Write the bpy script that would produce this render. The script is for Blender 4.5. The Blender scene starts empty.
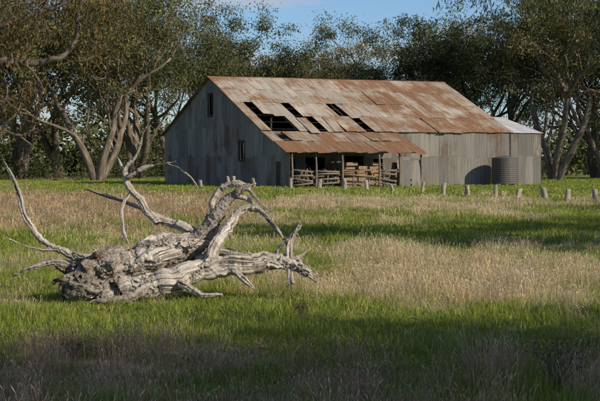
import bpy, math, random
import numpy as np
from mathutils import Vector, Matrix, noise, kdtree
random.seed(7); rng=np.random.default_rng(7)
SC=bpy.context.scene
F=1500.0; CH=2.0
def at(px,py,D):
    """survey measurement -> world metres (bearing, drop, distance)"""
    return Vector(((px-300)*D/F, D, CH-(py-160)*D/F))
def link(o,parent=None):
    SC.collection.objects.link(o)
    if parent: o.parent=parent
    return o
def empty(name,loc=(0,0,0),rz=0,s=1):
    e=bpy.data.objects.new(name,None); e.location=loc; e.rotation_euler=(0,0,rz); e.scale=(s,s,s); e.empty_display_size=.3
    return link(e)
# ---------------------------------------------------------------- materials
def newmat(name):
    m=bpy.data.materials.new(name); m.use_nodes=True
    nt=m.node_tree; nt.nodes.clear()
    out=nt.nodes.new('ShaderNodeOutputMaterial')
    return m,nt,out
class NB:
    def __init__(s,nt): s.nt=nt
    def n(s,t,**k):
        x=s.nt.nodes.new(t)
        for a,b in k.items(): setattr(x,a,b)
        return x
    def l(s,a,b): s.nt.links.new(a,b)
    def attr(s,name,out='Fac',typ='GEOMETRY'):
        x=s.n('ShaderNodeAttribute'); x.attribute_name=name; x.attribute_type=typ; return x.outputs[out]
    def noise(s,vec,scale,detail=4,rough=.55,dist=0):
        x=s.n('ShaderNodeTexNoise'); x.inputs['Scale'].default_value=scale; x.inputs['Detail'].default_value=detail
        x.inputs['Roughness'].default_value=rough; x.inputs['Distortion'].default_value=dist
        if vec is not None: s.l(vec,x.inputs['Vector'])
        return x.outputs['Fac']
    def ramp(s,fac,stops):
        x=s.n('ShaderNodeValToRGB'); cr=x.color_ramp
        while len(cr.elements)<len(stops): cr.elements.new(.5)
        for e,(p,c) in zip(cr.elements,stops):
            e.position=p; e.color=(c[0],c[1],c[2],1) if hasattr(c,'__len__') else (c,c,c,1)
        s.l(fac,x.inputs[0]); return x.outputs[0]
    def mix(s,fac,a,b,mode='MIX'):
        x=s.n('ShaderNodeMix',data_type='RGBA',blend_type=mode)
        for i,v in ((0,fac),(6,a),(7,b)):
            if isinstance(v,(int,float)): x.inputs[i].default_value=v
            elif isinstance(v,tuple): x.inputs[i].default_value=(v[0],v[1],v[2],1)
            else: s.l(v,x.inputs[i])
        return x.outputs[2]
    def math(s,op,a,b=None):
        x=s.n('ShaderNodeMath',operation=op)
        for i,v in ((0,a),(1,b)):
            if v is None: continue
            if isinstance(v,(int,float)): x.inputs[i].default_value=v
            else: s.l(v,x.inputs[i])
        return x.outputs[0]
    def mapv(s,vec,sc):
        x=s.n('ShaderNodeMapping'); x.inputs['Scale'].default_value=sc; s.l(vec,x.inputs[0]); return x.outputs[0]
    def bump(s,h,st,dist):
        x=s.n('ShaderNodeBump'); x.inputs['Strength'].default_value=st; x.inputs['Distance'].default_value=dist
        s.l(h,x.inputs['Height']); return x.outputs[0]
    def bsdf(s,out,col,rough=.8,normal=None,metal=0,spec=.3):
        x=s.n('ShaderNodeBsdfPrincipled')
        for k,v in (('Base Color',col),('Roughness',rough),('Metallic',metal),('Specular IOR Level',spec)):
            if isinstance(v,(int,float)): x.inputs[k].default_value=v
            elif isinstance(v,tuple): x.inputs[k].default_value=(v[0],v[1],v[2],1)
            else: s.l(v,x.inputs[k])
        if normal is not None: s.l(normal,x.inputs['Normal'])
        s.l(x.outputs[0],out.inputs[0]); return x
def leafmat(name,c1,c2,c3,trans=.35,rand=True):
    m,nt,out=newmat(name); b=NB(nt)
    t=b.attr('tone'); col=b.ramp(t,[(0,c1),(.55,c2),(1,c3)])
    if rand:
        oi=b.n('ShaderNodeObjectInfo'); r=b.ramp(oi.outputs['Random'],[(0,(.66,.72,.72)),(.5,(1,1,1)),(1,(1.38,1.2,1.1))])
        col=b.mix(1.0,col,r,'MULTIPLY')
    d=b.n('ShaderNodeBsdfDiffuse'); b.l(col,d.inputs[0])
    if trans<=0: b.l(d.outputs[0],out.inputs[0]); return m
    tr=b.n('ShaderNodeBsdfTranslucent'); mx=b.n('ShaderNodeMixShader')
    b.l(col,tr.inputs[0]); mx.inputs[0].default_value=trans
    b.l(d.outputs[0],mx.inputs[1]); b.l(tr.outputs[0],mx.inputs[2]); b.l(mx.outputs[0],out.inputs[0])
    return m
M_leaf=leafmat('gum_foliage',(.034,.044,.020),(.11,.125,.052),(.28,.255,.13),.25)
M_leafB=leafmat('gum_foliage_brown',(.04,.035,.015),(.13,.10,.04),(.26,.18,.08),.3)
M_leafD=leafmat('distant_foliage',(.018,.025,.012),(.055,.068,.028),(.12,.13,.055),0)
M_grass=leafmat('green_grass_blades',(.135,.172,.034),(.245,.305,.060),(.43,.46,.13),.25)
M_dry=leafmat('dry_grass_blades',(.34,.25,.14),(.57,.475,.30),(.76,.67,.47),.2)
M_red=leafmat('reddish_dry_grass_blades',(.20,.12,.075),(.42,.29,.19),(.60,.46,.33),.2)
def barkmat(name,c1,c2,c3,sc=3.0):
    m,nt,out=newmat(name); b=NB(nt)
    g=b.attr('grain','Vector')
    n1=b.noise(g,sc,6,.65); n2=b.noise(g,sc*7,4,.6)
    col=b.ramp(n1,[(.3,c1),(.5,c2),(.72,c3)])
    col=b.mix(b.math('MULTIPLY',n2,.5),col,c1)
    h=b.math('ADD',n1,b.math('MULTIPLY',n2,.5))
    b.bsdf(out,col,.9,b.bump(h,.6,.04),spec=.15); return m
M_bark=barkmat('gum_bark',(.055,.042,.032),(.18,.142,.108),(.44,.37,.29))
def deadwood():
    m,nt,out=newmat('bleached_dead_wood'); b=NB(nt)
    g=b.attr('grain','Vector'); ge=b.n('ShaderNodeNewGeometry')
    fib=b.noise(b.mapv(g,(12,12,1.3)),4,8,.75,.25); crack=b.noise(b.mapv(g,(6,6,.7)),5,5,.65,.5)
    blot=b.noise(b.mapv(g,(2.2,2.2,1.4)),2.4,5,.6); blot2=b.noise(ge.outputs['Position'],9,6,.7)
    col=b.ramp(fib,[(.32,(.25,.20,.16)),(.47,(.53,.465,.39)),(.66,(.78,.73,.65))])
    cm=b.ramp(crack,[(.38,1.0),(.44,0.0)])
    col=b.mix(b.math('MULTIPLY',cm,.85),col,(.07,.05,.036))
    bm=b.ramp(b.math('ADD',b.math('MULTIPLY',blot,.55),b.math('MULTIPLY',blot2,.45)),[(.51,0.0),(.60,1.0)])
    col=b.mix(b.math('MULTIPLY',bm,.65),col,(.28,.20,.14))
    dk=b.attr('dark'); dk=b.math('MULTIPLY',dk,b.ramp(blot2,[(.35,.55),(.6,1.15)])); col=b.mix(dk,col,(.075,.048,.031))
    h=b.math('SUBTRACT',b.math('ADD',fib,b.math('MULTIPLY',blot2,.4)),b.math('MULTIPLY',cm,.9))
    b.bsdf(out,col,.9,b.bump(h,1.0,.022),spec=.12); return m
M_dead=deadwood()
def ironmat(name,base1,base2,rust1,rust2,lo,hi,streak=.5):
    m,nt,out=newmat(name); b=NB(nt)
    g=b.attr('suv','Vector'); t=b.attr('tone'); gl=b.attr('pos','Vector')
    big=b.noise(gl,.42,5,.65); st=b.noise(b.mapv(g,(4,.45,1)),1.0,6,.75); fine=b.noise(g,7,5,.7)
    base=b.mix(t,base1,base2)
    base=b.mix(b.math('MULTIPLY',fine,.35),base,(.17,.15,.13))
    rr=b.mix(b.ramp(fine,[(.3,0.0),(.7,1.0)]),rust1,rust2)
    v=b.math('ADD',big,b.math('MULTIPLY',st,streak))
    v=b.math('ADD',v,b.math('MULTIPLY',b.math('SUBTRACT',t,.5),.14))
    v=b.math('ADD',v,b.attr('rust'))
    mk=b.ramp(v,[(lo,0.0),(hi,1.0)])
    col=b.mix(mk,base,rr)
    ds=b.noise(b.mapv(g,(7,.25,1)),1.0,4,.7); col=b.mix(1.0,col,b.ramp(ds,[(.3,.55),(.55,1.0)]),'MULTIPLY')
    ro=b.math('ADD',b.math('MULTIPLY',mk,.3),.6)
    b.bsdf(out,col,ro,b.bump(fine,.2,.01),metal=0,spec=.3); return m
M_roof=ironmat('rusty_roof_iron',(.44,.37,.28),(.66,.58,.46),(.16,.084,.042),(.37,.205,.105),.71,.94,.68)
M_wall=ironmat('weathered_wall_iron',(.13,.123,.105),(.28,.262,.225),(.10,.07,.05),(.18,.13,.09),.82,1.06,.6)
M_white=ironmat('pale_roof_iron',(.68,.66,.62),(.78,.76,.72),(.3,.2,.13),(.4,.3,.2),1.1,1.3,.4)
M_tank=ironmat('tank_iron',(.07,.07,.065),(.105,.10,.09),(.09,.065,.05),(.14,.10,.07),.8,1.05,.5)
def woodmat(name,c1,c2):
    m,nt,out=newmat(name); b=NB(nt); tc=b.n('ShaderNodeNewGeometry')
    n=b.noise(b.mapv(tc.outputs['Position'],(6,6,3)),2,5,.7)
    b.bsdf(out,b.ramp(n,[(.3,c1),(.7,c2)]),.85,b.bump(n,.4,.02),spec=.2); return m
M_wood=woodmat('weathered_timber',(.09,.068,.05),(.27,.215,.165))
M_post=woodmat('grey_post_timber',(.18,.145,.11),(.44,.38,.31))
M_woodw=woodmat('warm_timber',(.15,.10,.055),(.40,.28,.165))
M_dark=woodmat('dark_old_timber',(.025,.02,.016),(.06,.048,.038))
def groundmat():
    m,nt,out=newmat('paddock_soil_and_turf'); b=NB(nt); ge=b.n('ShaderNodeNewGeometry'); p=ge.outputs['Position']
    d=b.attr('dry'); n=b.noise(p,1.7,6,.65); f=b.noise(p,22,4,.7)
    gr=b.ramp(f,[(.3,(.08,.095,.024)),(.7,(.19,.225,.055))]); dr=b.ramp(f,[(.3,(.19,.14,.08)),(.7,(.44,.35,.22))])
    v=b.math('ADD',d,b.math('MULTIPLY',b.math('SUBTRACT',n,.5),.9))
    col=b.mix(b.ramp(v,[(.25,0.0),(.75,1.0)]),gr,dr)
    b.bsdf(out,col,.95,b.bump(f,.6,.04),spec=.1); return m
M_ground=groundmat()
# ---------------------------------------------------------------- mesh builder
def set_attr(me,k,arr):
    arr=np.array(arr,dtype=np.float32)
    if arr.ndim==2:
        a=me.attributes.new(k,'FLOAT_VECTOR','POINT'); a.data.foreach_set('vector',arr.ravel())
    else:
        a=me.attributes.new(k,'FLOAT','POINT'); a.data.foreach_set('value',arr)
class MB:
    def __init__(s): s.v=[]; s.f=[]; s.a={}
    def add(s,vs,fs,**at_):
        o=len(s.v); s.v.extend([tuple(x) for x in vs]); s.f.extend([tuple(i+o for i in f) for f in fs])
        for k,val in at_.items(): s.a.setdefault(k,[]).extend(val)
    def obj(s,name,mat,parent=None,smooth=True):
        me=s.mesh(name,mat,smooth); return link(bpy.data.objects.new(name,me),parent)
    def mesh(s,name,mat,smooth=True):
        me=bpy.data.meshes.new(name); me.from_pydata(s.v,[],s.f)
        for k,val in s.a.items(): set_attr(me,k,val)
        me.materials.append(mat)
        if smooth: me.polygons.foreach_set('use_smooth',[True]*len(me.polygons))
        me.update(); return me
def catmull(pts,n,lin=0.0):
    P=[Vector(p) for p in pts]; P=[2*P[0]-P[1]]+P+[2*P[-1]-P[-2]]; out=[]
    for i in range(1,len(P)-2):
        a,b,c,d=P[i-1:i+3]
        for k in range(n):
            t=k/n
            q=.5*((2*b)+(c-a)*t+(2*a-5*b+4*c-d)*t*t+(3*b-a-3*c+d)*t**3)
            out.append(q.lerp(b.lerp(c,t),lin))
    out.append(P[-2]); return out
def tube(mb,pts,rad,n=4,seg=8,rough=0.0,seed=0,grainf=3.0,dark=None,wob=0.0,kink=0.0,lin=0.0):
    pl=len(pts); path=catmull(pts,n,lin)
    N=len(path); rr=[]
    for i in range(N):
        t=i/(N-1)*(pl-1); k=min(int(t),pl-2); rr.append(rad[k]+(rad[k+1]-rad[k])*(t-k))
    if wob or kink:
        for i in range(1,N-1):
            q=path[i]; path[i]=q+wob*noise.noise_vector(q*3.1+Vector((seed,0,0)))+kink*rr[i]*noise.noise_vector(q*(.35/max(rr[i],.03))+Vector((0,seed,0)))
    if kink:
        for i in range(N): rr[i]*=1+.4*kink*noise.noise(path[i]*(.4/max(rr[i],.04))+Vector((seed,3,seed)))
    up=Vector((.13,.21,.97)); vs=[];gr=[];dk=[]; L=0; prev=None
    for i in range(N):
        tn=(path[min(i+1,N-1)]-path[max(i-1,0)]).normalized()
        if prev is None:
            x=tn.cross(up); 
            if x.length<.1: x=tn.cross(Vector((1,0,0)))
        else: x=prev-tn*prev.dot(tn)
        x.normalize(); prev=x; y=tn.cross(x)
        if i: L+=(path[i]-path[i-1]).length
        for j in range(seg):
            a=2*math.pi*j/seg; aa=a+L*.3
            r=rr[i]
            if rough:
                r*=1+rough*(noise.noise(Vector((math.cos(aa)*1.1,math.sin(aa)*1.1,L*.9+seed*7)))*1.2
                   +.5*noise.noise(Vector((math.cos(aa)*grainf,math.sin(aa)*grainf,L*1.2+seed*3)))
                   +.3*noise.noise(Vector((math.cos(aa)*grainf*2.6,math.sin(aa)*grainf*2.6,L*2.2+seed))))
            vs.append(path[i]+x*(math.cos(a)*r)+y*(math.sin(a)*r))
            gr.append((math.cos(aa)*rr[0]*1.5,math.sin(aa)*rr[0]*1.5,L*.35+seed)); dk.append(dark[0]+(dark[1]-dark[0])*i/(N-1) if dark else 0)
    fs=[]
    for i in range(N-1):
        for j in range(seg):
            k=(j+1)%seg; fs.append((i*seg+j,i*seg+k,(i+1)*seg+k,(i+1)*seg+j))
    fs.append(tuple(range(seg-1,-1,-1))); fs.append(tuple(range((N-1)*seg,N*seg)))
    mb.add(vs,fs,grain=gr,dark=dk)
def box(mb,c,s,rot=None):
    c=Vector(c); vs=[]
    for x in(-.5,.5):
        for y in(-.5,.5):
            for z in(-.5,.5):
                p=Vector((x*s[0],y*s[1],z*s[2]))
                if rot: p=rot@p
                vs.append(c+p)
    mb.add(vs,[(0,1,3,2),(4,6,7,5),(0,4,5,1),(2,3,7,6),(0,2,6,4),(1,5,7,3)])
def beam(mb,a,b,w,h=None):
    a=Vector(a);b=Vector(b);d=b-a; q=d.to_track_quat('X','Z').to_matrix(); box(mb,(a+b)/2,(d.length,w,h or w),q)
# ---------------------------------------------------------------- leaves
def leaves(mb,centers,n,spread,size,tone=None,droop=.5,asp=.28,flat=.75):
    C=np.array([tuple(c) for c in centers],dtype=float); K=len(C)
    if K==0: return
    idx=np.repeat(np.arange(K),n); M=len(idx)
    sp=np.repeat(spread*rng.uniform(.55,1.3,K),n)
    off=rng.normal(0,1,(M,3))*.5; off*=np.array([1,1,flat]); p=C[idx]+off*sp[:,None]
    d=rng.normal(0,1,(M,3)); d[:,2]-=droop*1.6; d/=np.linalg.norm(d,axis=1)[:,None]
    w=np.cross(d,rng.normal(0,1,(M,3))); w/=np.linalg.norm(w,axis=1)[:,None]+1e-9
    s=size*rng.uniform(.6,1.4,M)
    a=p; b_=p+d*(s*.5)[:,None]+w*(s*asp*.5)[:,None]; c=p+d*s[:,None]; e=p+d*(s*.5)[:,None]-w*(s*asp*.5)[:,None]
    V=np.stack([a,b_,c,e],1).reshape(-1,3)
    kt=rng.uniform(.05,.95,K) if tone is None else np.full(K,tone)
    t=np.clip(kt[idx]*.65+rng.uniform(0,.45,M)+off[:,2]*.15-.05,0,1)
    o=len(mb.v); mb.v.extend(map(tuple,V)); mb.f.extend([(o+4*i,o+4*i+1,o+4*i+2,o+4*i+3) for i in range(M)])
    mb.a.setdefault('tone',[]).extend(np.repeat(t,4).tolist())
def rdir(d,ang):
    d=Vector(d).normalized(); a=d.cross(Vector((random.gauss(0,1),random.gauss(0,1),random.gauss(0,1)))).normalized()
    return (Matrix.Rotation(ang,3,a)@d).normalized()
def grow(wb,cl,p,d,L,r,lvl,mx,up=.12):
    pts=[p.copy()];q=p.copy();dd=d.copy();n=5
    for i in range(n):
        dd=rdir(dd,random.uniform(.08,.34)); dd.z+=up*(.5 if lvl else .3); dd.normalize(); q=q+dd*L/n; pts.append(q.copy())
    r1=r*.5 if lvl<mx else r*.25
    tube(wb,pts,[r+(r1-r)*i/n for i in range(n+1)],n=2,seg=9 if lvl==0 else (6 if lvl==1 else 4),rough=.12 if lvl<2 else 0,seed=random.random()*50)
    if lvl>=mx:
        cl.append(pts[-1]); 
        if random.random()<.5: cl.append(pts[3]+Vector((0,0,.1)))
        return
    k={0:5,1:4,2:3}.get(lvl,3)
    for i in range(k):
        t=random.uniform(.4,.98) if i else 1.0
        j=t*n; a=min(int(j),n-1); pp=pts[a].lerp(pts[a+1],j-a)
        nd=rdir(dd,random.uniform(.35,1.05)); nd.z=max(nd.z,-.15)+.08; nd.normalize()
        grow(wb,cl,pp,nd,L*random.uniform(.55,.8),max(r1*random.uniform(.6,.95),.025),lvl+1,mx,up)
def make_tree(seed,H=18,stems=2,mx=3,nl=150,spread=1.5,lsize=.34,low=0):
    random.seed(seed); wb=MB();cl=[]
    for s in range(stems):
        a=random.uniform(0,6.28)+s*2.6; lean=random.uniform(.2,.4) if stems>1 else .08
        d=Vector((math.cos(a)*lean,math.sin(a)*lean,1)).normalized()
        grow(wb,cl,Vector((math.cos(a)*.15,math.sin(a)*.15,-.3)),d,H*random.uniform(.40,.48),H*.023,0,mx)
    for i in range(low):
        a=random.uniform(0,6.28); rr=random.uniform(1,4); cl.append(Vector((math.cos(a)*rr,math.sin(a)*rr,random.uniform(.6,H*.35))))
    lb=MB(); leaves(lb,cl,nl,spread,lsize,asp=.38)
    zm=np.percentile([c[2] for c in cl],97)
    return wb,lb,zm,len(cl)
PROTO=[]
for sd,H,st,nl,low in ((11,18,2,160,3),(23,18,3,108,0),(35,18,1,230,2),(47,18,2,155,0),(59,18,3,105,4)):
    wb,lb,zm,nc=make_tree(sd,H,st,3,nl,1.2,.27,low)
    PROTO.append((wb.mesh('gum_trunk_and_limbs',M_bark),lb.mesh('gum_crown',M_leaf,False),zm))
def tree(k,x,y,h,rz,leafm=None):
    w,l,zm=PROTO[k]; e=empty('gum_tree',(x,y,0),rz,h/zm)
    link(bpy.data.objects.new('trunk_and_limbs',w),e); link(bpy.data.objects.new('crown_foliage',l),e)
    return e
def tpx(k,px,D,topy,rz): tree(k,(px-300)*D/F,D,CH+(160-topy)*D/F,rz)
for a in ((0,-70,150,-15,.3),(2,-20,140,-12,1.4),(1,22,150,-20,2.2),(3,62,165,-15,.8),(1,98,141,-10,4.1),(4,135,155,-8,2.9),(0,172,165,4,5.1),
          (3,208,170,22,1.9),(2,240,180,50,.5),(1,290,178,60,2.6),(0,335,182,48,.9),(3,365,176,34,5.6),
          (2,415,176,30,2.0),(1,460,168,24,1.0),(3,522,166,0,.2),(1,556,146,-8,3.0),(4,598,158,4,1.7),(2,640,150,-20,4.9),(0,690,150,-20,2.4),(3,750,160,-15,1.2),(1,-120,160,-10,3.2)):
    tpx(*a)
# out-of-frame gums on the right whose shadows cross the paddock
for k,x,y,h,rz in ((2,15.2,34.0,10,.4),(0,20,34.3,10.5,2.0),(3,25.5,33,11,3.0),(1,31,36,12,4.0),(3,30,56,12,1.6),
                   (0,11.2,4.2,10,4.0),(3,14.8,5.0,10.5,.7),(2,18.5,6.0,11,5.0),(1,7.5,2.2,9.5,2.2)):
    tree(k,x,y,h,rz)
db=MB();cl=[]
for i in range(640):
    y=rng.uniform(190,260); x=rng.uniform(-85,85)
    u=x*200/y
    if 26<u<33 or (43<u<53 and rng.random()<.85): continue
    h=6.4+3.5*noise.noise(Vector((x*.09,y*.03,4)))+2*noise.noise(Vector((x*.3,y*.1,9)))
    cl.append((x,y,rng.uniform(.3,max(h,2))))
leaves(db,cl,80,3.3,.8,droop=.2,asp=.5,flat=.8); db.obj('background_trees',M_leafD,None,False)
sb=MB();cl=[]
for cx,cy,w,h,n in ((-31,146,3.5,4.0,26),(-26,150,3,2.4,16),(-19,158,4,2.6,18),(-37,150,4,5,30),(-13,165,4,3,14),(33,160,3,2.4,12),(30,172,4,2.6,10),(23,150,1.5,2.0,6)):
    for i in range(n): cl.append((cx+rng.normal(0,w*.5),cy+rng.normal(0,w*.5),rng.uniform(.2,h)))
leaves(sb,cl,140,1.5,.28); sb.obj('understorey_shrubs',M_leaf,None,False)
# ---------------------------------------------------------------- near overhanging gums
def custom_tree(limbs,clumps,nl,spread,size,mat,tipn=0):
    e=empty('gum_tree',(0,0,0)); wb=MB()
    for i,(pts,r0,r1) in enumerate(limbs):
        n=len(pts); tube(wb,pts,[r0+(r1-r0)*k/(n-1) for k in range(n)],n=5,seg=10,rough=.15,seed=i*3.3,wob=.08,kink=.4)
    lb=MB(); cs=[]
    for c,rad in clumps:
        for k in range(int(5+rad*6)):
            q=c+Vector((random.gauss(0,rad),random.gauss(0,rad),random.gauss(0,rad*.6)))
            cs.append(q)
            mid=(c+q)/2+Vector((0,0,.12)); tube(wb,[c+Vector((0,0,.1)),mid,q],[.018,.012,.005],n=2,seg=4)
    leaves(lb,cs,nl,spread,size,droop=1.0,asp=.2,flat=.9)
    wb.obj('trunk_and_limbs',M_bark,e); lb.obj('crown_foliage',mat,e,False); return e
random.seed(3); D=36.0; A=lambda x,y,d=D: at(x,y,d)
base=Vector((-8.6,36,-.2))
custom_tree([([base,Vector((-8.3,36,1.8)),Vector((-8.5,36.2,4.0)),Vector((-8.0,36,7.5))],.36,.17),
   ([Vector((-8.4,36,3.0)),A(-30,78),A(5,62),A(38,63),A(62,55),A(76,36),A(80,8),A(90,-25)],.13,.035),
   ([A(62,55),A(74,62),A(92,58),A(110,50)],.03,.012),
   ([A(20,62),A(34,72),A(44,88),A(50,104)],.03,.008),
   ([Vector((-8.6,36,4.2)),A(-20,40),A(15,20),A(50,10),A(85,-10)],.09,.03),
   ([Vector((-8.3,36,2.2)),A(-30,125),A(0,128),A(18,134),A(38,128)],.08,.015),
   ([A(0,128),A(14,118),A(22,100),A(26,80)],.03,.01),
   ([A(-30,125),A(-5,112),A(8,96),A(4,76)],.05,.012),
   ([Vector((-8.2,36,2.0)),A(-20,140),A(-5,132),A(20,137),A(36,150)],.05,.01)],
  [(A(15,8),.7),(A(50,2),.7),(A(85,0),.65),(A(-10,35),.8),(A(115,6),.5),(A(10,108),.35),(A(28,86),.3),(A(95,48),.22),(A(-15,90),.6),(A(40,32),.4),(A(10,45),.35)],40,.5,.17,M_leafB)
D=38.0
custom_tree([([Vector((12.3,38,-.2)),Vector((12.2,38,3)),Vector((12.6,38.2,5.4)),Vector((12.2,38,8.5))],.32,.16),
   ([Vector((12.5,38,5.2)),at(640,-5,D),at(590,-12,D),at(540,-10,D),at(490,-14,D)],.12,.03),
   ([at(640,-5,D),at(610,8,D),at(592,20,D),at(588,40,D)],.04,.01)],
  [(at(575,0,D),.45),(at(520,0,D),.42),(at(470,-2,D),.35),(at(597,14,D),.3),(at(620,-10,D),.6),(at(600,45,D),.2)],40,.45,.16,M_leaf)
# ---------------------------------------------------------------- ground
def fb(x,y,s=0): return noise.noise(Vector((x,y,s)))+.5*noise.noise(Vector((x*2.1,y*2.1,s+5)))
def sm(a,b,x): t=min(max((x-a)/(b-a),0),1); return t*t*(3-2*t)
def dryness(x,y):
    if y<6: return .4
    u=300+1500*x/y; v=160+3000/y
    G=lambda cx,cy,sx,sy: math.exp(-((u-cx)/sx)**2-((v-cy)/sy)**2)
    d=.15+.90*G(485,283,180,27)+.66*G(60,213,220,25)+.45*G(430,206,220,9)+.8*G(120,358,95,12)+.38*sm(350,372,v)
    d+=-.5*G(300,330,420,13)-.5*G(300,187,600,6)+.22*G(180,272,150,20)-.28*G(450,238,200,8)
    d+=.5*fb(x*.35,y*.16)+.45*fb(x*1.3,y*.8,3)
    return min(max(d,0),1)
def gz(x,y): return .035*fb(x*.3,y*.3,8)*sm(8,12,y)
xs=np.concatenate([-np.geomspace(1500,42,14),np.arange(-40,40.1,.5),np.geomspace(42,1500,14)])
ys=np.concatenate([np.array([-1500,-500,-150,-50,-20,-8,0,5]),np.arange(8,40,.4),np.arange(40,140,1.0),np.geomspace(142,3000,16)])
V=[];Dv=[]
for y in ys:
    for x in xs:
        ok=abs(x)<41 and 7<y<139
        V.append((x,y,gz(x,y) if ok else 0)); Dv.append(dryness(x,y) if 7<y<300 and abs(x)<100 else .2)
nx=len(xs); Fs=[(j*nx+i,j*nx+i+1,(j+1)*nx+i+1,(j+1)*nx+i) for j in range(len(ys)-1) for i in range(nx-1)]
g=MB(); g.add(V,Fs,dry=Dv); g.obj('grass_paddock_ground',M_ground)
# ---------------------------------------------------------------- grass
def tuft(n,rad,h0,h1,w,lean,mat,head=False):
    mb=MB()
    for i in range(n):
        a=random.uniform(0,6.28); r=rad*math.sqrt(random.random()); b=Vector((math.cos(a)*r,math.sin(a)*r,-.02))
        h=random.uniform(h0,h1); la=random.uniform(0,6.28); ln=random.uniform(.1,1)*lean*h
        dv=Vector((math.cos(la)*ln,math.sin(la)*ln,0)); wa=random.uniform(0,3.14); wv=Vector((math.cos(wa),math.sin(wa),0))*w*random.uniform(.6,1.3)*.5
        m=b+dv*.35+Vector((0,0,h*.6)); t=b+dv+Vector((0,0,h*.97)); tn=random.random()
        if head:
            q=b+dv*.75+Vector((0,0,h*.85))
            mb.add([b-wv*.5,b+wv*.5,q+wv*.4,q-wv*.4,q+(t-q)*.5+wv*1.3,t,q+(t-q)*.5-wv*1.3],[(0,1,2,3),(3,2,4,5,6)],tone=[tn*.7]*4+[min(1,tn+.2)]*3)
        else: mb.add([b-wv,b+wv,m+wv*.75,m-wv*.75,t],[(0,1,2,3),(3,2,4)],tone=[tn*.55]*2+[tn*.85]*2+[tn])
    return mb.mesh('tuft',mat,False)
def coll(name,meshes):
    c=bpy.data.collections.new(name)
    for m in meshes: c.objects.link(bpy.data.objects.new(name+'_tuft',m))
    return c
def scatter(name,pts,rots,scl,c):
    me=bpy.data.meshes.new(name); me.from_pydata([tuple(p) for p in pts],[],[])
    set_attr(me,'irot',rots); set_attr(me,'iscl',scl)
    o=link(bpy.data.objects.new(name,me))
    ng=bpy.data.node_groups.new(name,'GeometryNodeTree')
    ng.interface.new_socket('Geometry',in_out='INPUT',socket_type='NodeSocketGeometry'); ng.interface.new_socket('Geometry',in_out='OUTPUT',socket_type='NodeSocketGeometry')
    N=ng.nodes.new; gi=N('NodeGroupInput'); go=N('NodeGroupOutput'); iop=N('GeometryNodeInstanceOnPoints'); ci=N('GeometryNodeCollectionInfo')
    ci.inputs['Collection'].default_value=c; ci.inputs['Separate Children'].default_value=True; ci.inputs['Reset Children'].default_value=True
    iop.inputs['Pick Instance'].default_value=True
    def na(n):
        x=N('GeometryNodeInputNamedAttribute'); x.data_type='FLOAT_VECTOR'; x.inputs['Name'].default_value=n
        return [s for s in x.outputs if s.enabled and s.name=='Attribute'][0]
    e=N('FunctionNodeEulerToRotation'); L=ng.links.new
    L(gi.outputs[0],iop.inputs['Points']); L(ci.outputs[0],iop.inputs['Instance']); L(na('irot'),e.inputs[0]); L(e.outputs[0],iop.inputs['Rotation'])
    L(na('iscl'),iop.inputs['Scale']); L(iop.outputs[0],go.inputs[0])
    md=o.modifiers.new('instances','NODES'); md.node_group=ng; return o
random.seed(5)
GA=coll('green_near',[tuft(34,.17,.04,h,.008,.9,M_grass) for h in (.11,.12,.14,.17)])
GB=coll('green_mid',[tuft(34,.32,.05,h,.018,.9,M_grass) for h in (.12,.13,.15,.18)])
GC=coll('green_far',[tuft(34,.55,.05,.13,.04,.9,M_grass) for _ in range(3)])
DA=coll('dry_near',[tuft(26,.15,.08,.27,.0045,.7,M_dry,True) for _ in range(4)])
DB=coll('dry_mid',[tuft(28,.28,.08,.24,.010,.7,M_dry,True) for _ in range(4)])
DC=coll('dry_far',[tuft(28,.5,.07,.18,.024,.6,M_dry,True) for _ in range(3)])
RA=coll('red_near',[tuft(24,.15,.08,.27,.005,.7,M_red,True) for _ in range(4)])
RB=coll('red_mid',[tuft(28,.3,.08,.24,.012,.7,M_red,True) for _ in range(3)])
th=math.radians(25); ex=Vector((math.cos(th),math.sin(th),0)); ey=Vector((-math.sin(th),math.cos(th),0)); NC=Vector((-2.567,110,0))
def inshed(x,y):
    q=Vector((x,y,0))-NC; l=q.dot(ex); s=q.dot(ey); return -.1<l<24.3 and ((-.1<s<21.7) or (-4<s<=0 and l<10.8))
def fill(y0,y1,dens):
    out=[]
    area=.25*(y1*y1-y0*y0)+2.4*(y1-y0); n=int(area*dens)
    while len(out)<n:
        y=rng.uniform(y0,y1)
        W=.25*y+1.2
        if rng.random()>W/(.25*y1+1.2): continue
        x=rng.uniform(-W,W)
        if not inshed(x,y): out.append((x,y))
    return out
sets={k:[[],[],[]] for k in ('green_grass_near','green_grass_mid','green_grass_far','dry_grass_near','dry_grass_mid','dry_grass_far','red_grass_near','red_grass_mid')}
def put(k,x,y,s,h):
    S=sets[k]; S[0].append((x,y,gz(x,y))); S[1].append((rng.normal(0,.08),rng.normal(0,.08),rng.uniform(0,6.28))); S[2].append((s,s,s*h))
for lod,(y0,y1,dens) in (('near',(10.5,34,54)),('mid',(34,75,14)),('far',(75,160,3.0))):
    for x,y in fill(y0,y1,dens):
        d=dryness(x,y); s=rng.uniform(.65,1.4); hv=1+1.1*fb(x*.8,y*.6,20)
        u=300+1500*x/y
        redp=max(sm(18,15.5,y)*.7, .65*sm(36,45,y)*sm(400,150,u))
        if rng.random()<sm(.18,.9,d)*.92:
            if rng.random()<redp: put('red_grass_'+('near' if lod=='near' else 'mid'),x,y,s*(1 if lod!='far' else 1.5),max(.5,hv))
            else: put('dry_grass_'+lod,x,y,s,max(.45,hv))
            if rng.random()<.35: put('green_grass_'+lod,x+.05,y,s,.9)
        else: put('green_grass_'+lod,x,y,s,max(.5,min(1.8,hv)))
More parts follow.
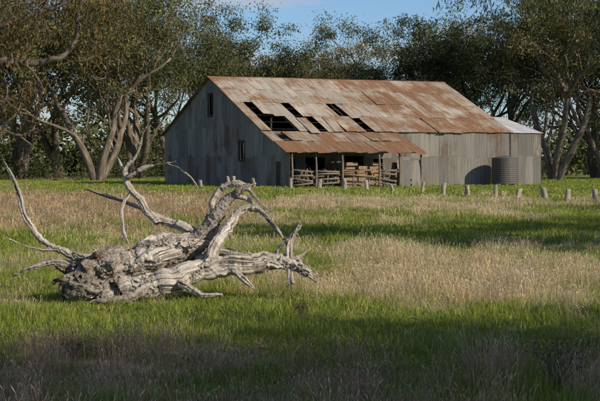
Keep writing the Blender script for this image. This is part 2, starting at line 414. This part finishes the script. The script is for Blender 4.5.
for k,c in (('green_grass_near',GA),('green_grass_mid',GB),('green_grass_far',GC),('dry_grass_near',DA),('dry_grass_mid',DB),('dry_grass_far',DC),('red_grass_near',RA),('red_grass_mid',RB)):
    S=sets[k]; scatter(k,S[0],S[1],S[2],c)
# ---------------------------------------------------------------- shed
shed=empty('corrugated_iron_shed',NC,th)
LL=21.2; WD=21.5; EZ=4.2; RZ=8.62; LZ=2.6; LS=4.4; LPL=10.8; AL=24.1
X=Vector((1,0,0)); Y=Vector((0,1,0)); Z=Vector((0,0,1))
def sheet(mb,O,U,Vv,u0,u1,vb,vt,off=0,tone=.5,rust=0,amp=.013,warp=0,slip=0,skew=0):
    Nn=U.cross(Vv).normalized(); n=max(3,int((u1-u0)/.025)); f=lambda q,u:q(u) if callable(q) else q
    vs=[];uv=[];ps=[]; rows=3
    for r in range(rows+1):
        for i in range(n+1):
            u=u0+(u1-u0)*i/n; a=f(vb,u);b=f(vt,u); v=a+(b-a)*r/rows+slip
            z=off+amp*math.sin(u*2*math.pi/.1)+warp*((r/rows)**2)*math.sin((i/n)*2+tone*9)
            p=O+U*(u+skew*(v-a))+Vv*v+Nn*z
            vs.append(p); uv.append((u+tone*40,v+tone*17,0)); ps.append(tuple(p))
    fs=[(r*(n+1)+i,r*(n+1)+i+1,(r+1)*(n+1)+i+1,(r+1)*(n+1)+i) for r in range(rows) for i in range(n)]
    mb.add(vs,fs,suv=uv,tone=[tone]*len(vs),rust=[rust]*len(vs),pos=ps)
def cells(u0,u1,w=.78):
    n=max(1,round((u1-u0)/w)); return [(u0+(u1-u0)*i/n,u0+(u1-u0)*(i+1)/n) for i in range(n)]
random.seed(21)
def roofplane(mb,O,U,Vv,L,S,rows,miss=(),rustf=lambda u,r:0,over=.15,warp=.0,rag=0,slipm={}):
    for ci,(a,b) in enumerate(cells(0,L)):
        for r in range(rows):
            if (ci,r) in miss: continue
            v0=S*r/rows-(.12 if r else 0); v1=S*(r+1)/rows+(over if r==rows-1 else 0)+ (random.uniform(-rag,rag*.5) if r==rows-1 else 0)
            sl_,sk=slipm.get((ci,r),(0,0))
            sheet(mb,O,U,Vv,a-.02,b+.02,v0,v1,(.012*(rows-r)+.006*(ci%2))+(.05 if sl_ else 0),random.random(),rustf(a,r)+random.uniform(-.06,.06),warp=random.uniform(0,warp),slip=sl_,skew=sk)
sl=Vector((0,-WD/2,EZ-RZ)); S1=sl.length; sl.normalize()
rb=MB()
O=Vector((-.3,WD/2,RZ))
def rf(u,r): 
    return -.05+(.05 if r==0 else 0)+(.06 if r==3 else 0)+.13*math.exp(-((u-15)/3.5)**2)*(1 if r<2 else .4)-.06*math.exp(-((u-6)/3)**2)+.12*math.exp(-((u-20.3)/.7)**2)+.1*math.exp(-((u-.4)/.7)**2)
O2=O+X*(LL+.6)
C=lambda a,r:(27-a,r)
roofplane(rb,O2,-X,sl,LL+.6,S1,4,miss={C(a,r) for a,r in ((1,2),(1,3),(2,3),(5,2),(6,3),(10,2),(3,3),(11,3))},rustf=lambda u,r: rf(LL+.6-u,r),over=.2,warp=.03,rag=.08,
   slipm={C(5,3):(.5,.03),C(11,2):(.35,-.04),C(2,2):(-.3,.03),C(8,3):(.2,.1),C(16,1):(.15,.02),C(19,3):(.18,-.03)})
slb=Vector((0,WD/2,EZ-RZ)).normalized()
roofplane(rb,O,X,slb,LL+.6,S1,3,rustf=lambda u,r:.05,over=.2)
sheet(rb,Vector((-.35,WD/2,RZ+.09)),X,sl,0,LL+.7,-.02,.28,.03,.4,.1,amp=0); sheet(rb,Vector((-.35,WD/2,RZ+.09)),X,slb,0,LL+.7,-.02,.28,.03,.5,.1,amp=0)
rb.obj('roof',M_roof,shed)
lr=MB(); sl2=Vector((0,-LS,LZ-(EZ-.12))); S2=sl2.length; sl2.normalize()
roofplane(lr,Vector((LPL+.2,0,EZ-.12)),-X,sl2,LPL+.5,S2,2,miss={(12,0)},rustf=lambda u,r:.08+.08*r,over=.3,warp=.09,rag=.26,slipm={(13,1):(.15,.04),(4,1):(.2,-.03)})
lr.obj('lean_to_roof',M_roof,shed)
def zr(s):
    if s<0: return EZ-.12+s*(EZ-.12-LZ)/LS
    return EZ+(RZ-EZ)*(1-abs(s-WD/2)/(WD/2))
wb=MB()
def wall(O,U,u0,u1,top,holes=(),rows=(2.3,4.7,7.0),toneb=0,rustb=0,gap=()):
    for ci,(a,b) in enumerate(cells(u0,u1,.8)):
        if ci in gap: continue
        mid=(a+b)/2; tt=top(mid)
        cuts=[0]+[r+random.uniform(-.15,.15) for r in rows if r<tt-.4]+[None]
        hs=[h for h in holes if h[0]<=mid<=h[1]]
        for k in range(len(cuts)-1):
            lo=cuts[k]-(.08 if k else -.02); hi=cuts[k+1]; tone=min(1,max(0,random.random()+toneb)); ru=rustb+random.uniform(-.12,.1)
            segs=[(lo,hi)]
            for h in hs:
                ns=[]
                for s0,s1 in segs:
                    e1=s1 if s1 is not None else tt
                    if h[3]<=s0 or h[2]>=e1: ns.append((s0,s1)); continue
                    if h[2]>s0: ns.append((s0,h[2]))
                    if h[3]<e1: ns.append((h[3],s1))
                segs=ns
            for s0,s1 in segs:
                sheet(wb,O,U,Z,a-.015,b+.015,s0,(lambda u:top(u)-.03) if s1 is None else s1,.008*(k)+.004*(ci%2),tone,ru,warp=.015,skew=random.uniform(-.006,.006))
wall(Vector((0,0,0)),-Y,-WD,LS,lambda u:zr(-u),holes=[(-11.2,-10.35,5.6,7.2),(-4.8,-4.0,2.05,3.35),(1.6,2.4,.0,1.9)])
wall(Vector((0,0,0)),X,0,LL,lambda u:EZ-.05,holes=[(1.5,2.4,0,2.1),(3.2,4.8,.9,2.2),(6.3,8.0,.9,2.3),(8.7,9.6,0,2.1)],rows=(2.3,))
wall(Vector((0,WD,0)),-X,-LL,0,lambda u:EZ-.05,rows=(2.3,))
wall(Vector((LL,0,0)),Y,0,WD,lambda u:zr(u))
wall(Vector((LL,-.06,0)),X,.02,AL-LL,lambda u:4.1,rows=(2.3,),toneb=-.1)
def za(s): return 4.12+1.4*(1-abs(s-6)/6)
wall(Vector((AL,-.06,0)),Y,0,12.1,lambda u:za(u))
wall(Vector((AL,12.06,0)),-X,0,AL-LL-.02,lambda u:4.1)
wb.obj('iron_walls',M_wall,shed)
ab=MB(); sa=Vector((0,-6,-1.4)).normalized(); SA=math.hypot(6,1.4)
roofplane(ab,Vector((AL+.2,6,5.56)),-X,sa,AL-LL+.17,SA,2,over=.15); roofplane(ab,Vector((LL+.03,6,5.56)),X,Vector((0,6,-1.4)).normalized(),AL-LL+.17,SA,2,over=.15)
ab.obj('annex_roof',M_white,shed)
tb=MB()
for l in np.arange(.25,LL,2.6):
    beam(tb,(l,0.1,EZ-.15),(l,WD/2,RZ-.15),.1,.16); beam(tb,(l,WD-.1,EZ-.15),(l,WD/2,RZ-.15),.1,.16)
    for s in (.18,5.4,WD/2,16,WD-.2): beam(tb,(l,s,0),(l,s,zr(s)-.25),.16)
for s in np.arange(.4,WD,1.35): beam(tb,(.1,s,zr(s)-.09),(LL-.1,s,zr(s)-.09),.05,.07)
tb.obj('roof_framing',M_dark,shed)
tb=MB()
for s in (-4.25,-2.9,-1.5,-.25): beam(tb,(-.1,s,zr(s)-.1),(LPL,s,zr(s)-.1),.08,.1)
for l in (.2,2.1,4.2,7.2,8.9,LPL-.1):
    tb2=MB(); tube(tb2,[(l,-4.25,-.1),(l+.05,-4.25,1.2),(l,-4.25,LZ-.1)],[.09,.08,.07],n=3,seg=8,rough=.15,seed=l)
    tb.add(tb2.v,tb2.f)
    beam(tb,(l,-4.25,LZ-.13),(l,-.1,EZ-.3),.08,.12)
tb.obj('lean_to_frame',M_wood,shed)
fb_=MB()
for s0,s1,z0,z1 in ((10.4,11.2,5.6,7.2),(4.0,4.8,2.05,3.35)):
    beam(fb_,(-.05,s0-.03,z0-.05),(-.05,s0-.03,z1+.05),.09,.09); beam(fb_,(-.05,s1+.03,z0-.05),(-.05,s1+.03,z1+.05),.09,.09)
    beam(fb_,(-.055,s0-.1,z1+.09),(-.055,s1+.1,z1+.09),.09,.09); beam(fb_,(-.055,s0-.1,z0-.09),(-.055,s1+.1,z0-.09),.09,.09)
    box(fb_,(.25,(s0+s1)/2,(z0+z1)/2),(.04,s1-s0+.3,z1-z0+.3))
fb_.obj('window_frames',M_dark,shed)
yb=MB(); random.seed(9)
for l0,l1 in ((.4,2.1),(2.1,4.2),(4.4,7.1),(7.3,8.9),(8.9,10.6)):
    for z in (.25,.6,.95,1.25):
        if random.random()<.72: beam(yb,(l0,-4.1+random.uniform(-.03,.03),z+random.uniform(-.1,.1)),(l1,-4.1,z+random.uniform(-.18,.18)),.04,.12)
for l0 in (1.6,3.1,5.2,6.3,7.7,9.8): beam(yb,(l0,-4.02,0),(l0+random.uniform(-.1,.1),-4.02,random.uniform(1.1,1.5)),.08)
for z in (.4,.8,1.2): beam(yb,(.3,-2,z),(10.5,-2,z),.04,.14)
for l0 in np.arange(.6,10.5,1.6): beam(yb,(l0,-1.93,0),(l0,-1.93,1.4),.09)
beam(yb,(3.0,-3.9,.1),(4.6,-3.9,1.3),.05,.13); beam(yb,(3.0,-3.8,1.3),(4.6,-3.8,.15),.05,.13)
for i in range(14):
    l0=random.uniform(.6,9.5); beam(yb,(l0,-3.5+random.uniform(-.3,.6),random.uniform(.05,.3)),(l0+random.uniform(-1.2,1.2),-2.6,random.uniform(.4,1.7)),.05,.1)
yb.obj('sheep_yard_rails',M_wood,shed)
sb2=MB()
for i in range(4):
    for j in range(3):
        if i==3 and j==1: continue
        rz=Matrix.Rotation(random.uniform(-.12,.12),3,'Z')@Matrix.Rotation(random.uniform(-.04,.04),3,'Y')
        box(sb2,(5.3+j*1.04+random.uniform(-.1,.1),-3.1+random.uniform(-.12,.12),.9+i*.27),(.95*random.uniform(.8,1.0),.6,.25*random.uniform(.8,1)),rz)
box(sb2,(6.3,-3.1,.38),(3.2,.7,.7)); box(sb2,(9.6,-2.9,.55),(1.1,.7,1.1))
sb2.obj('stacked_timber',M_woodw,shed,False)
ls=MB(); 
for u,t in ((9.0,.2),(9.9,.8)): sheet(ls,Vector((u,-4.33,0)),X,Vector((0,.08,1)).normalized(),0,.8,0,2.0,0,t,0)
for a,b in ((10.8,11.6),(11.7,12.5)): sheet(ls,Vector((a,-.9,0)),X,Vector((0,.3,1)).normalized(),0,.8,0,2.1,0,random.random(),0)
ls.obj('loose_sheets',M_wall,shed)
# water tank
tk=MB(); tank=empty('water_tank',(15.9,116.6,0)); R=1.0;H=2.0; n=48; vs=[];uv=[];rows=54
for r in range(rows+1):
    z=.15+H*r/rows; rr=R+.018*math.sin(z*2*math.pi/.16)
    for i in range(n): a=i/n*2*math.pi; vs.append((rr*math.cos(a),rr*math.sin(a),z)); uv.append((a*2,z,0))
fs=[(r*n+i,r*n+(i+1)%n,(r+1)*n+(i+1)%n,(r+1)*n+i) for r in range(rows) for i in range(n)]
vs.append((0,0,.15+H+.22)); uv.append((0,0,0)); fs+=[(rows*n+i,rows*n+(i+1)%n,len(vs)-1) for i in range(n)]
tk.add(vs,fs,suv=uv,pos=vs,tone=[.5]*len(vs),rust=[0]*len(vs)); tk.obj('tank_body',M_tank,tank)
ts=MB()
for x in (-.7,0,.7): box(ts,(x,0,.07),(.2,2,.16))
ts.obj('tank_stand',M_wood,tank)
# ---------------------------------------------------------------- fence posts
fence=empty('post_fence'); random.seed(4)
posts=[(229,189,13),(254,188,10),(291,189,11),(319,189,10),(345,190,12),(367,191,11),(393,192,7),(422,193,11),(443,197,14),(468,196,11),(495,198,13),(518,199,10),(545,200,13),(567,202,13),(596,204,15),(628,206,14),(662,208,14),(201,188,8),(233,188,12)]
for i,(x,yb_,h) in enumerate(posts):
    d=3000/(yb_-160); x0=(x-300)*d/F; hh=h*d/F; r=random.uniform(.09,.15); pb=MB(); le=random.uniform(-.13,.13)
    tube(pb,[(x0,d,-.15),(x0+le*.4,d,hh*.5),(x0+le,d,hh*.93),(x0+le,d,hh)],[r*1.15,r,r*.95,r*.75],n=3,seg=12,rough=.35,seed=i*5)
    pb.obj('post',M_post,fence)
# ---------------------------------------------------------------- fallen dead tree
log=empty('fallen_dead_tree'); lb=MB(); random.seed(12)
D0=21.3
def T(pts,rad,seg=20,n=14,rough=.2,seed=0,gf=3,dark=None,wob=.045,kink=.3,lin=.55,split=0):
    P=[at(x,y,D0+dd) for x,y,dd in pts]; k=D0/F
    tube(lb,P,[r*k for r in rad],n=n,seg=seg,rough=rough,seed=seed,grainf=gf,dark=dark,wob=wob,kink=kink,lin=lin)
    if split:   # shattered end: a few long splinters carrying on past the break
        e=P[-1]; d=(P[-1]-P[-2]).normalized(); r=rad[-1]*k
        for s in range(split):
            off=Vector((random.uniform(-1,1),random.uniform(-1,1),random.uniform(-1,1)))*r*.7
            dd=(d+Vector((random.gauss(0,.18),random.gauss(0,.18),random.gauss(0,.18)))).normalized(); L=random.uniform(1.2,4.0)*r+.03
            tube(lb,[e+off-d*r*1.5,e+off+dd*L*.4,e+off+dd*L],[r*.45,r*.3,r*.06],n=6,seg=8,seed=seed+s*.013,kink=.3)
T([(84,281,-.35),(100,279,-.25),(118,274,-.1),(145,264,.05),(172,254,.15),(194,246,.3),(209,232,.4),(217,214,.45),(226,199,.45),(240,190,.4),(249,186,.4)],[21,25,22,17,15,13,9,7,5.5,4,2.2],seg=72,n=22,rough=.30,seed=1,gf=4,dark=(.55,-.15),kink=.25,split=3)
T([(120,288,-.45),(150,284,-.4),(180,277,-.3),(205,270,-.2),(235,267,-.15),(262,264,-.05),(285,263,0),(300,267,0),(309,274,-.05)],[9,11,12,11.5,10.5,9.5,8,6.2,4.2],seg=64,n=22,rough=.30,seed=2,gf=4,kink=.25,split=5)
T([(178,240,.3),(165,238,.3),(148,245,.2),(134,262,.0),(126,285,-.2)],[4,7,8,9,7],seg=36,rough=.28,seed=3)
T([(128,268,-.3),(152,256,-.15),(178,247,.05),(204,243,.1)],[5,9,9,3.5],seg=40,n=20,rough=.32,seed=4,gf=4,split=3)
T([(190,277,-.35),(207,260,-.2),(219,240,.0),(229,222,.15),(241,209,.3),(256,210,.3),(270,220,.2),(283,240,.1)],[5,6,6.3,5.4,4.2,3.2,2.3,.9],seg=30,rough=.25,seed=5)
T([(200,262,.2),(220,252,.2),(240,255,.1),(258,262,0)],[7,5,5,4],seg=28,seed=25)
T([(205,240,.4),(188,229,.5),(165,221,.6),(143,209,.65),(128,203,.7),(108,196,.8),(84,190,.9)],[6,5,4,3,2.2,1.8,.7],seed=6,seg=20)
T([(158,224,.55),(141,201,.55),(128,184,.55),(124,172,.5),(131,160,.5),(141,143,.45),(150,119,.4)],[4.5,4.0,3.4,3.4,2.3,1.6,.6],seed=7,seg=20)
T([(124,172,.5),(114,152,.6),(108,138,.6)],[2.0,1.1,.4],seed=8,seg=12)
T([(127,176,.5),(145,168,.4),(160,163,.35),(176,160,.3)],[2.4,1.9,1.4,.5],seed=9,seg=12)
T([(160,164,.35),(178,169,.3),(190,177,.3),(200,191,.3)],[1.5,1.2,.9,.5],seed=10,seg=10)
T([(141,143,.45),(133,132,.45),(131,123,.45)],[1.2,.8,.35],seed=32,seg=8)
T([(131,190,.6),(120,212,.3),(126,240,0),(136,262,-.2)],[2.0,1.6,1.4,1.1],seed=11,seg=12)
T([(219,216,.45),(213,202,.5),(221,190,.5),(237,184,.45),(249,188,.4),(260,201,.3),(272,212,.3)],[4.6,4.2,4,3.6,2.8,1.8,.6],seed=12,seg=24)
T([(236,196,.45),(250,200,.4),(262,211,.3),(272,226,.2),(288,246,.1)],[3,2.2,1.7,1.3,.5],seed=13,seg=12)
T([(249,208,.3),(262,212,.6),(276,211,.7)],[2.2,1.4,.5],seed=31,seg=10)
T([(292,284,-.1),(291,266,-.05),(289,250,0),(292,238,.05),(297,229,.05)],[4,3.6,3.6,3.2,2.4],seed=14,seg=20,rough=.25,split=4)
T([(289,262,-.05),(300,257,0),(308,250,.05)],[3,1.8,1.1],seed=15,seg=14,split=2)
T([(272,262,0),(279,248,.05),(285,241,.05)],[4,2.8,1.8],seed=16,seg=14,split=3)
T([(92,264,-.2),(76,257,-.25),(52,246,-.3),(34,234,-.3),(24,214,-.3),(18,192,-.3),(8,170,-.3),(3,158,-.3)],[5,4.4,3.7,3.1,2.7,2.2,1.4,.6],seed=17,seg=20)
T([(84,268,-.3),(62,262,-.4),(44,262,-.45),(26,269,-.5),(12,276,-.5)],[5,4,3.3,2.4,1.2],seed=18,seg=16,dark=(.4,.1),split=2)
T([(60,250,-.3),(42,248,-.35),(24,244,-.4),(5,236,-.4)],[2,1.5,1.1,.5],seed=19,seg=10)
T([(150,286,-.5),(130,296,-.6),(108,300,-.65),(84,303,-.7)],[6,4.5,3.2,1.2],seed=20,seg=18,dark=(.1,.5))
T([(180,284,-.5),(200,294,-.6),(222,296,-.6)],[4,3,1],seed=21,seg=12)
T([(232,270,-.2),(246,282,-.4),(255,289,-.45)],[4,2.5,1.2],seed=22,seg=12,split=2)
for i in range(24):
    x=random.uniform(125,285); y=(262-16*math.sin((x-120)/60)) if x<200 else 262
    a=random.uniform(-2.8,-.3); L=random.uniform(6,17); r0=random.uniform(1.0,2.6)
    T([(x,y,-.05),(x+math.cos(a)*L*.6,y+math.sin(a)*L*.5,-.12),(x+math.cos(a)*L,y+math.sin(a)*L,-.15)],[r0*1.3,r0*.7,.3],seed=70+i,seg=8,n=8,rough=.3)
for i in range(20):
    a=i/20*2*math.pi+random.uniform(-.2,.2); ca,sa_=math.cos(a),math.sin(a); r0=random.uniform(11,17); r1=random.uniform(23,42)*(1 if sa_<.3 else .8)
    c=(93,280); dd=random.uniform(-.22,.12)
    pts=[(c[0]+32+ca*6,c[1]-7+sa_*11,0),(c[0]+9+ca*r0,c[1]+sa_*r0,-.25+dd),(c[0]-3+ca*r1*.75,c[1]+sa_*r1*.68,-.40+dd),(c[0]-6+ca*r1,min(c[1]+sa_*r1*.8,303),-.42+random.uniform(-.25,.2))]
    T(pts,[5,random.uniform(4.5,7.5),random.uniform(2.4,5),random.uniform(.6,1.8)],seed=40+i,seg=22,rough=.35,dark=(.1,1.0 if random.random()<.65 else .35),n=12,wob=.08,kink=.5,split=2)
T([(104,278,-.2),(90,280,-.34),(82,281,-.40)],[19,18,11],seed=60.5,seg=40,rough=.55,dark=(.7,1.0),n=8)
# fuse the limbs into one weathered surface
src=lb.mesh('src',M_dead); tmp=link(bpy.data.objects.new('tmp_log',src)); md=tmp.modifiers.new('r','REMESH'); md.mode='VOXEL'; md.voxel_size=.0095
dg=bpy.context.evaluated_depsgraph_get(); me=bpy.data.meshes.new_from_object(tmp.evaluated_get(dg)); bpy.data.objects.remove(tmp)
kd=kdtree.KDTree(len(lb.v)); 
for i,v in enumerate(lb.v): kd.insert(v,i)
kd.balance(); GR=lb.a['grain']; DK=lb.a['dark']
nv=len(me.vertices); co=np.empty(nv*3); me.vertices.foreach_get('co',co); co=co.reshape(-1,3); no=np.empty(nv*3); me.vertices.foreach_get('normal',no); no=no.reshape(-1,3)
gr=np.zeros((nv,3)); dk=np.zeros(nv); new=co.copy()
for i in range(nv):
    qs=kd.find_n(co[i],6); g0=GR[qs[0][1]]; W=0; acc=[0,0,0]; dv=0
    for _,j,ds in qs:
        gj=GR[j]
        if abs(gj[2]-g0[2])>.06: continue
        w_=1/(ds*ds+1e-5); W+=w_; acc[0]+=gj[0]*w_; acc[1]+=gj[1]*w_; acc[2]+=gj[2]*w_; dv+=DK[j]*w_
    gx,gy,gzv=acc[0]/W,acc[1]/W,acc[2]/W; gr[i]=(gx,gy,gzv); dk[i]=dv/W
    p=Vector(co[i])
    h=.010*noise.noise(Vector((gx*24,gy*24,gzv*5)))+.008*noise.noise(p*7)+.0045*noise.noise(p*24)
    cr=noise.noise(Vector((gx*15,gy*15,gzv*4+40)))
    if cr<-.22: h-=.02*min(1,(-.22-cr)*8)
    br=noise.noise(p*4.2+Vector((9,2,5)))           # plates where outer wood has flaked away
    if br>.12: h-=.010*min(1,(br-.12)*14)
    new[i]+=no[i]*h
me.vertices.foreach_set('co',new.ravel()); set_attr(me,'grain',gr); set_attr(me,'dark',dk)
if not me.materials: me.materials.append(M_dead)
me.polygons.foreach_set('use_smooth',[True]*len(me.polygons)); me.update()
link(bpy.data.objects.new('bleached_trunk_and_branches',me),log)
# litter
tw=MB(); random.seed(31)
for i in range(90):
    if i<70: x=random.uniform(10,330); yv=random.uniform(282,372)
    else: x=random.uniform(0,600); yv=random.uniform(300,400)
    d=3000/(yv-160); p=Vector(((x-300)*d/F,d,.03)); a=random.uniform(0,6.28); L=random.uniform(.08,.4); v=Vector((math.cos(a),math.sin(a)*.8,0))*L
    r=random.uniform(.004,.011)
    tube(tw,[p,p+v*.5+Vector((random.gauss(0,.03),random.gauss(0,.03),random.uniform(.01,.06))),p+v+Vector((0,0,random.uniform(0,.1)))],[r,r*.8,r*.4],n=3,seg=6,rough=.1,seed=i)
tw.obj('fallen_twigs',M_bark)
def shrub(px_,py_,h,n,seed,m):
    random.seed(seed); d=3000/(py_-160); b=Vector(((px_-300)*d/F,d,-.02)); e=empty('dry_shrub',b); wbb=MB();cs=[]
    for i in range(n):
        a=random.uniform(0,6.28); ln=random.uniform(.15,.8); hh=h*random.uniform(.5,1); q=Vector((math.cos(a)*ln*h*.7,math.sin(a)*ln*h*.7,hh)); m1=q*.5+Vector((random.gauss(0,.03),random.gauss(0,.03),.04))
        tube(wbb,[Vector((0,0,0)),m1,q],[.007,.005,.002],n=3,seg=5)
        for k in range(3):
            t=random.uniform(.4,1); p=m1.lerp(q,t); w=p+Vector((random.gauss(0,.06),random.gauss(0,.06),random.uniform(.02,.1))); tube(wbb,[p,(p+w)/2,w],[.003,.002,.001],n=1,seg=4); cs.append(w)
    wbb.obj('stems',M_bark,e); l_=MB(); leaves(l_,cs,6,.07,.03,droop=0); l_.obj('small_leaves',m,e,False)
shrub(556,392,.5,22,1,M_leaf); shrub(300,318,.18,12,2,M_leafB); shrub(75,362,.22,16,3,M_leafB)
# ---------------------------------------------------------------- sky, sun
EL=math.radians(29); az=math.radians(120)
S=Vector((math.sin(az)*math.cos(EL),math.cos(az)*math.cos(EL),math.sin(EL)))
w=bpy.data.worlds.new('World'); SC.world=w; w.use_nodes=True; nt=w.node_tree; b=NB(nt); bg=nt.nodes['Background']
sk=b.n('ShaderNodeTexSky'); sk.sky_type='NISHITA'; sk.sun_disc=False; sk.sun_elevation=EL; sk.sun_rotation=az; sk.air_density=1.0; sk.dust_density=.3; sk.ozone_density=2.5
tc=b.n('ShaderNodeTexCoord'); mp=b.mapv(tc.outputs['Generated'],(3,3,16))
cn=b.noise(mp,2.6,7,.55,.3); cm=b.ramp(cn,[(.48,0.0),(.66,1.0)])
col=b.mix(1.0,sk.outputs[0],(.60,.74,.96),'MULTIPLY')
col=b.mix(b.math('MULTIPLY',cm,.85),col,(4.2,4.2,4.4)); nt.links.new(col,bg.inputs[0]); bg.inputs[1].default_value=.125
sd=bpy.data.lights.new('sun','SUN'); sd.energy=5; sd.angle=math.radians(.5); sd.color=(1,.885,.71)
so=link(bpy.data.objects.new('sun',sd)); so.rotation_euler=S.to_track_quat('Z','Y').to_euler(); so.location=(30,-20,40)
cam=bpy.data.cameras.new('camera'); cam.lens=36*F/600; cam.sensor_width=36; cam.shift_y=-40.5/600; cam.clip_end=5000
co_=link(bpy.data.objects.new('camera',cam)); co_.location=(0,0,CH); co_.rotation_euler=(math.radians(90),0,0); SC.camera=co_
SC.view_settings.view_transform='Standard'; SC.view_settings.look='None'; SC.view_settings.exposure=0
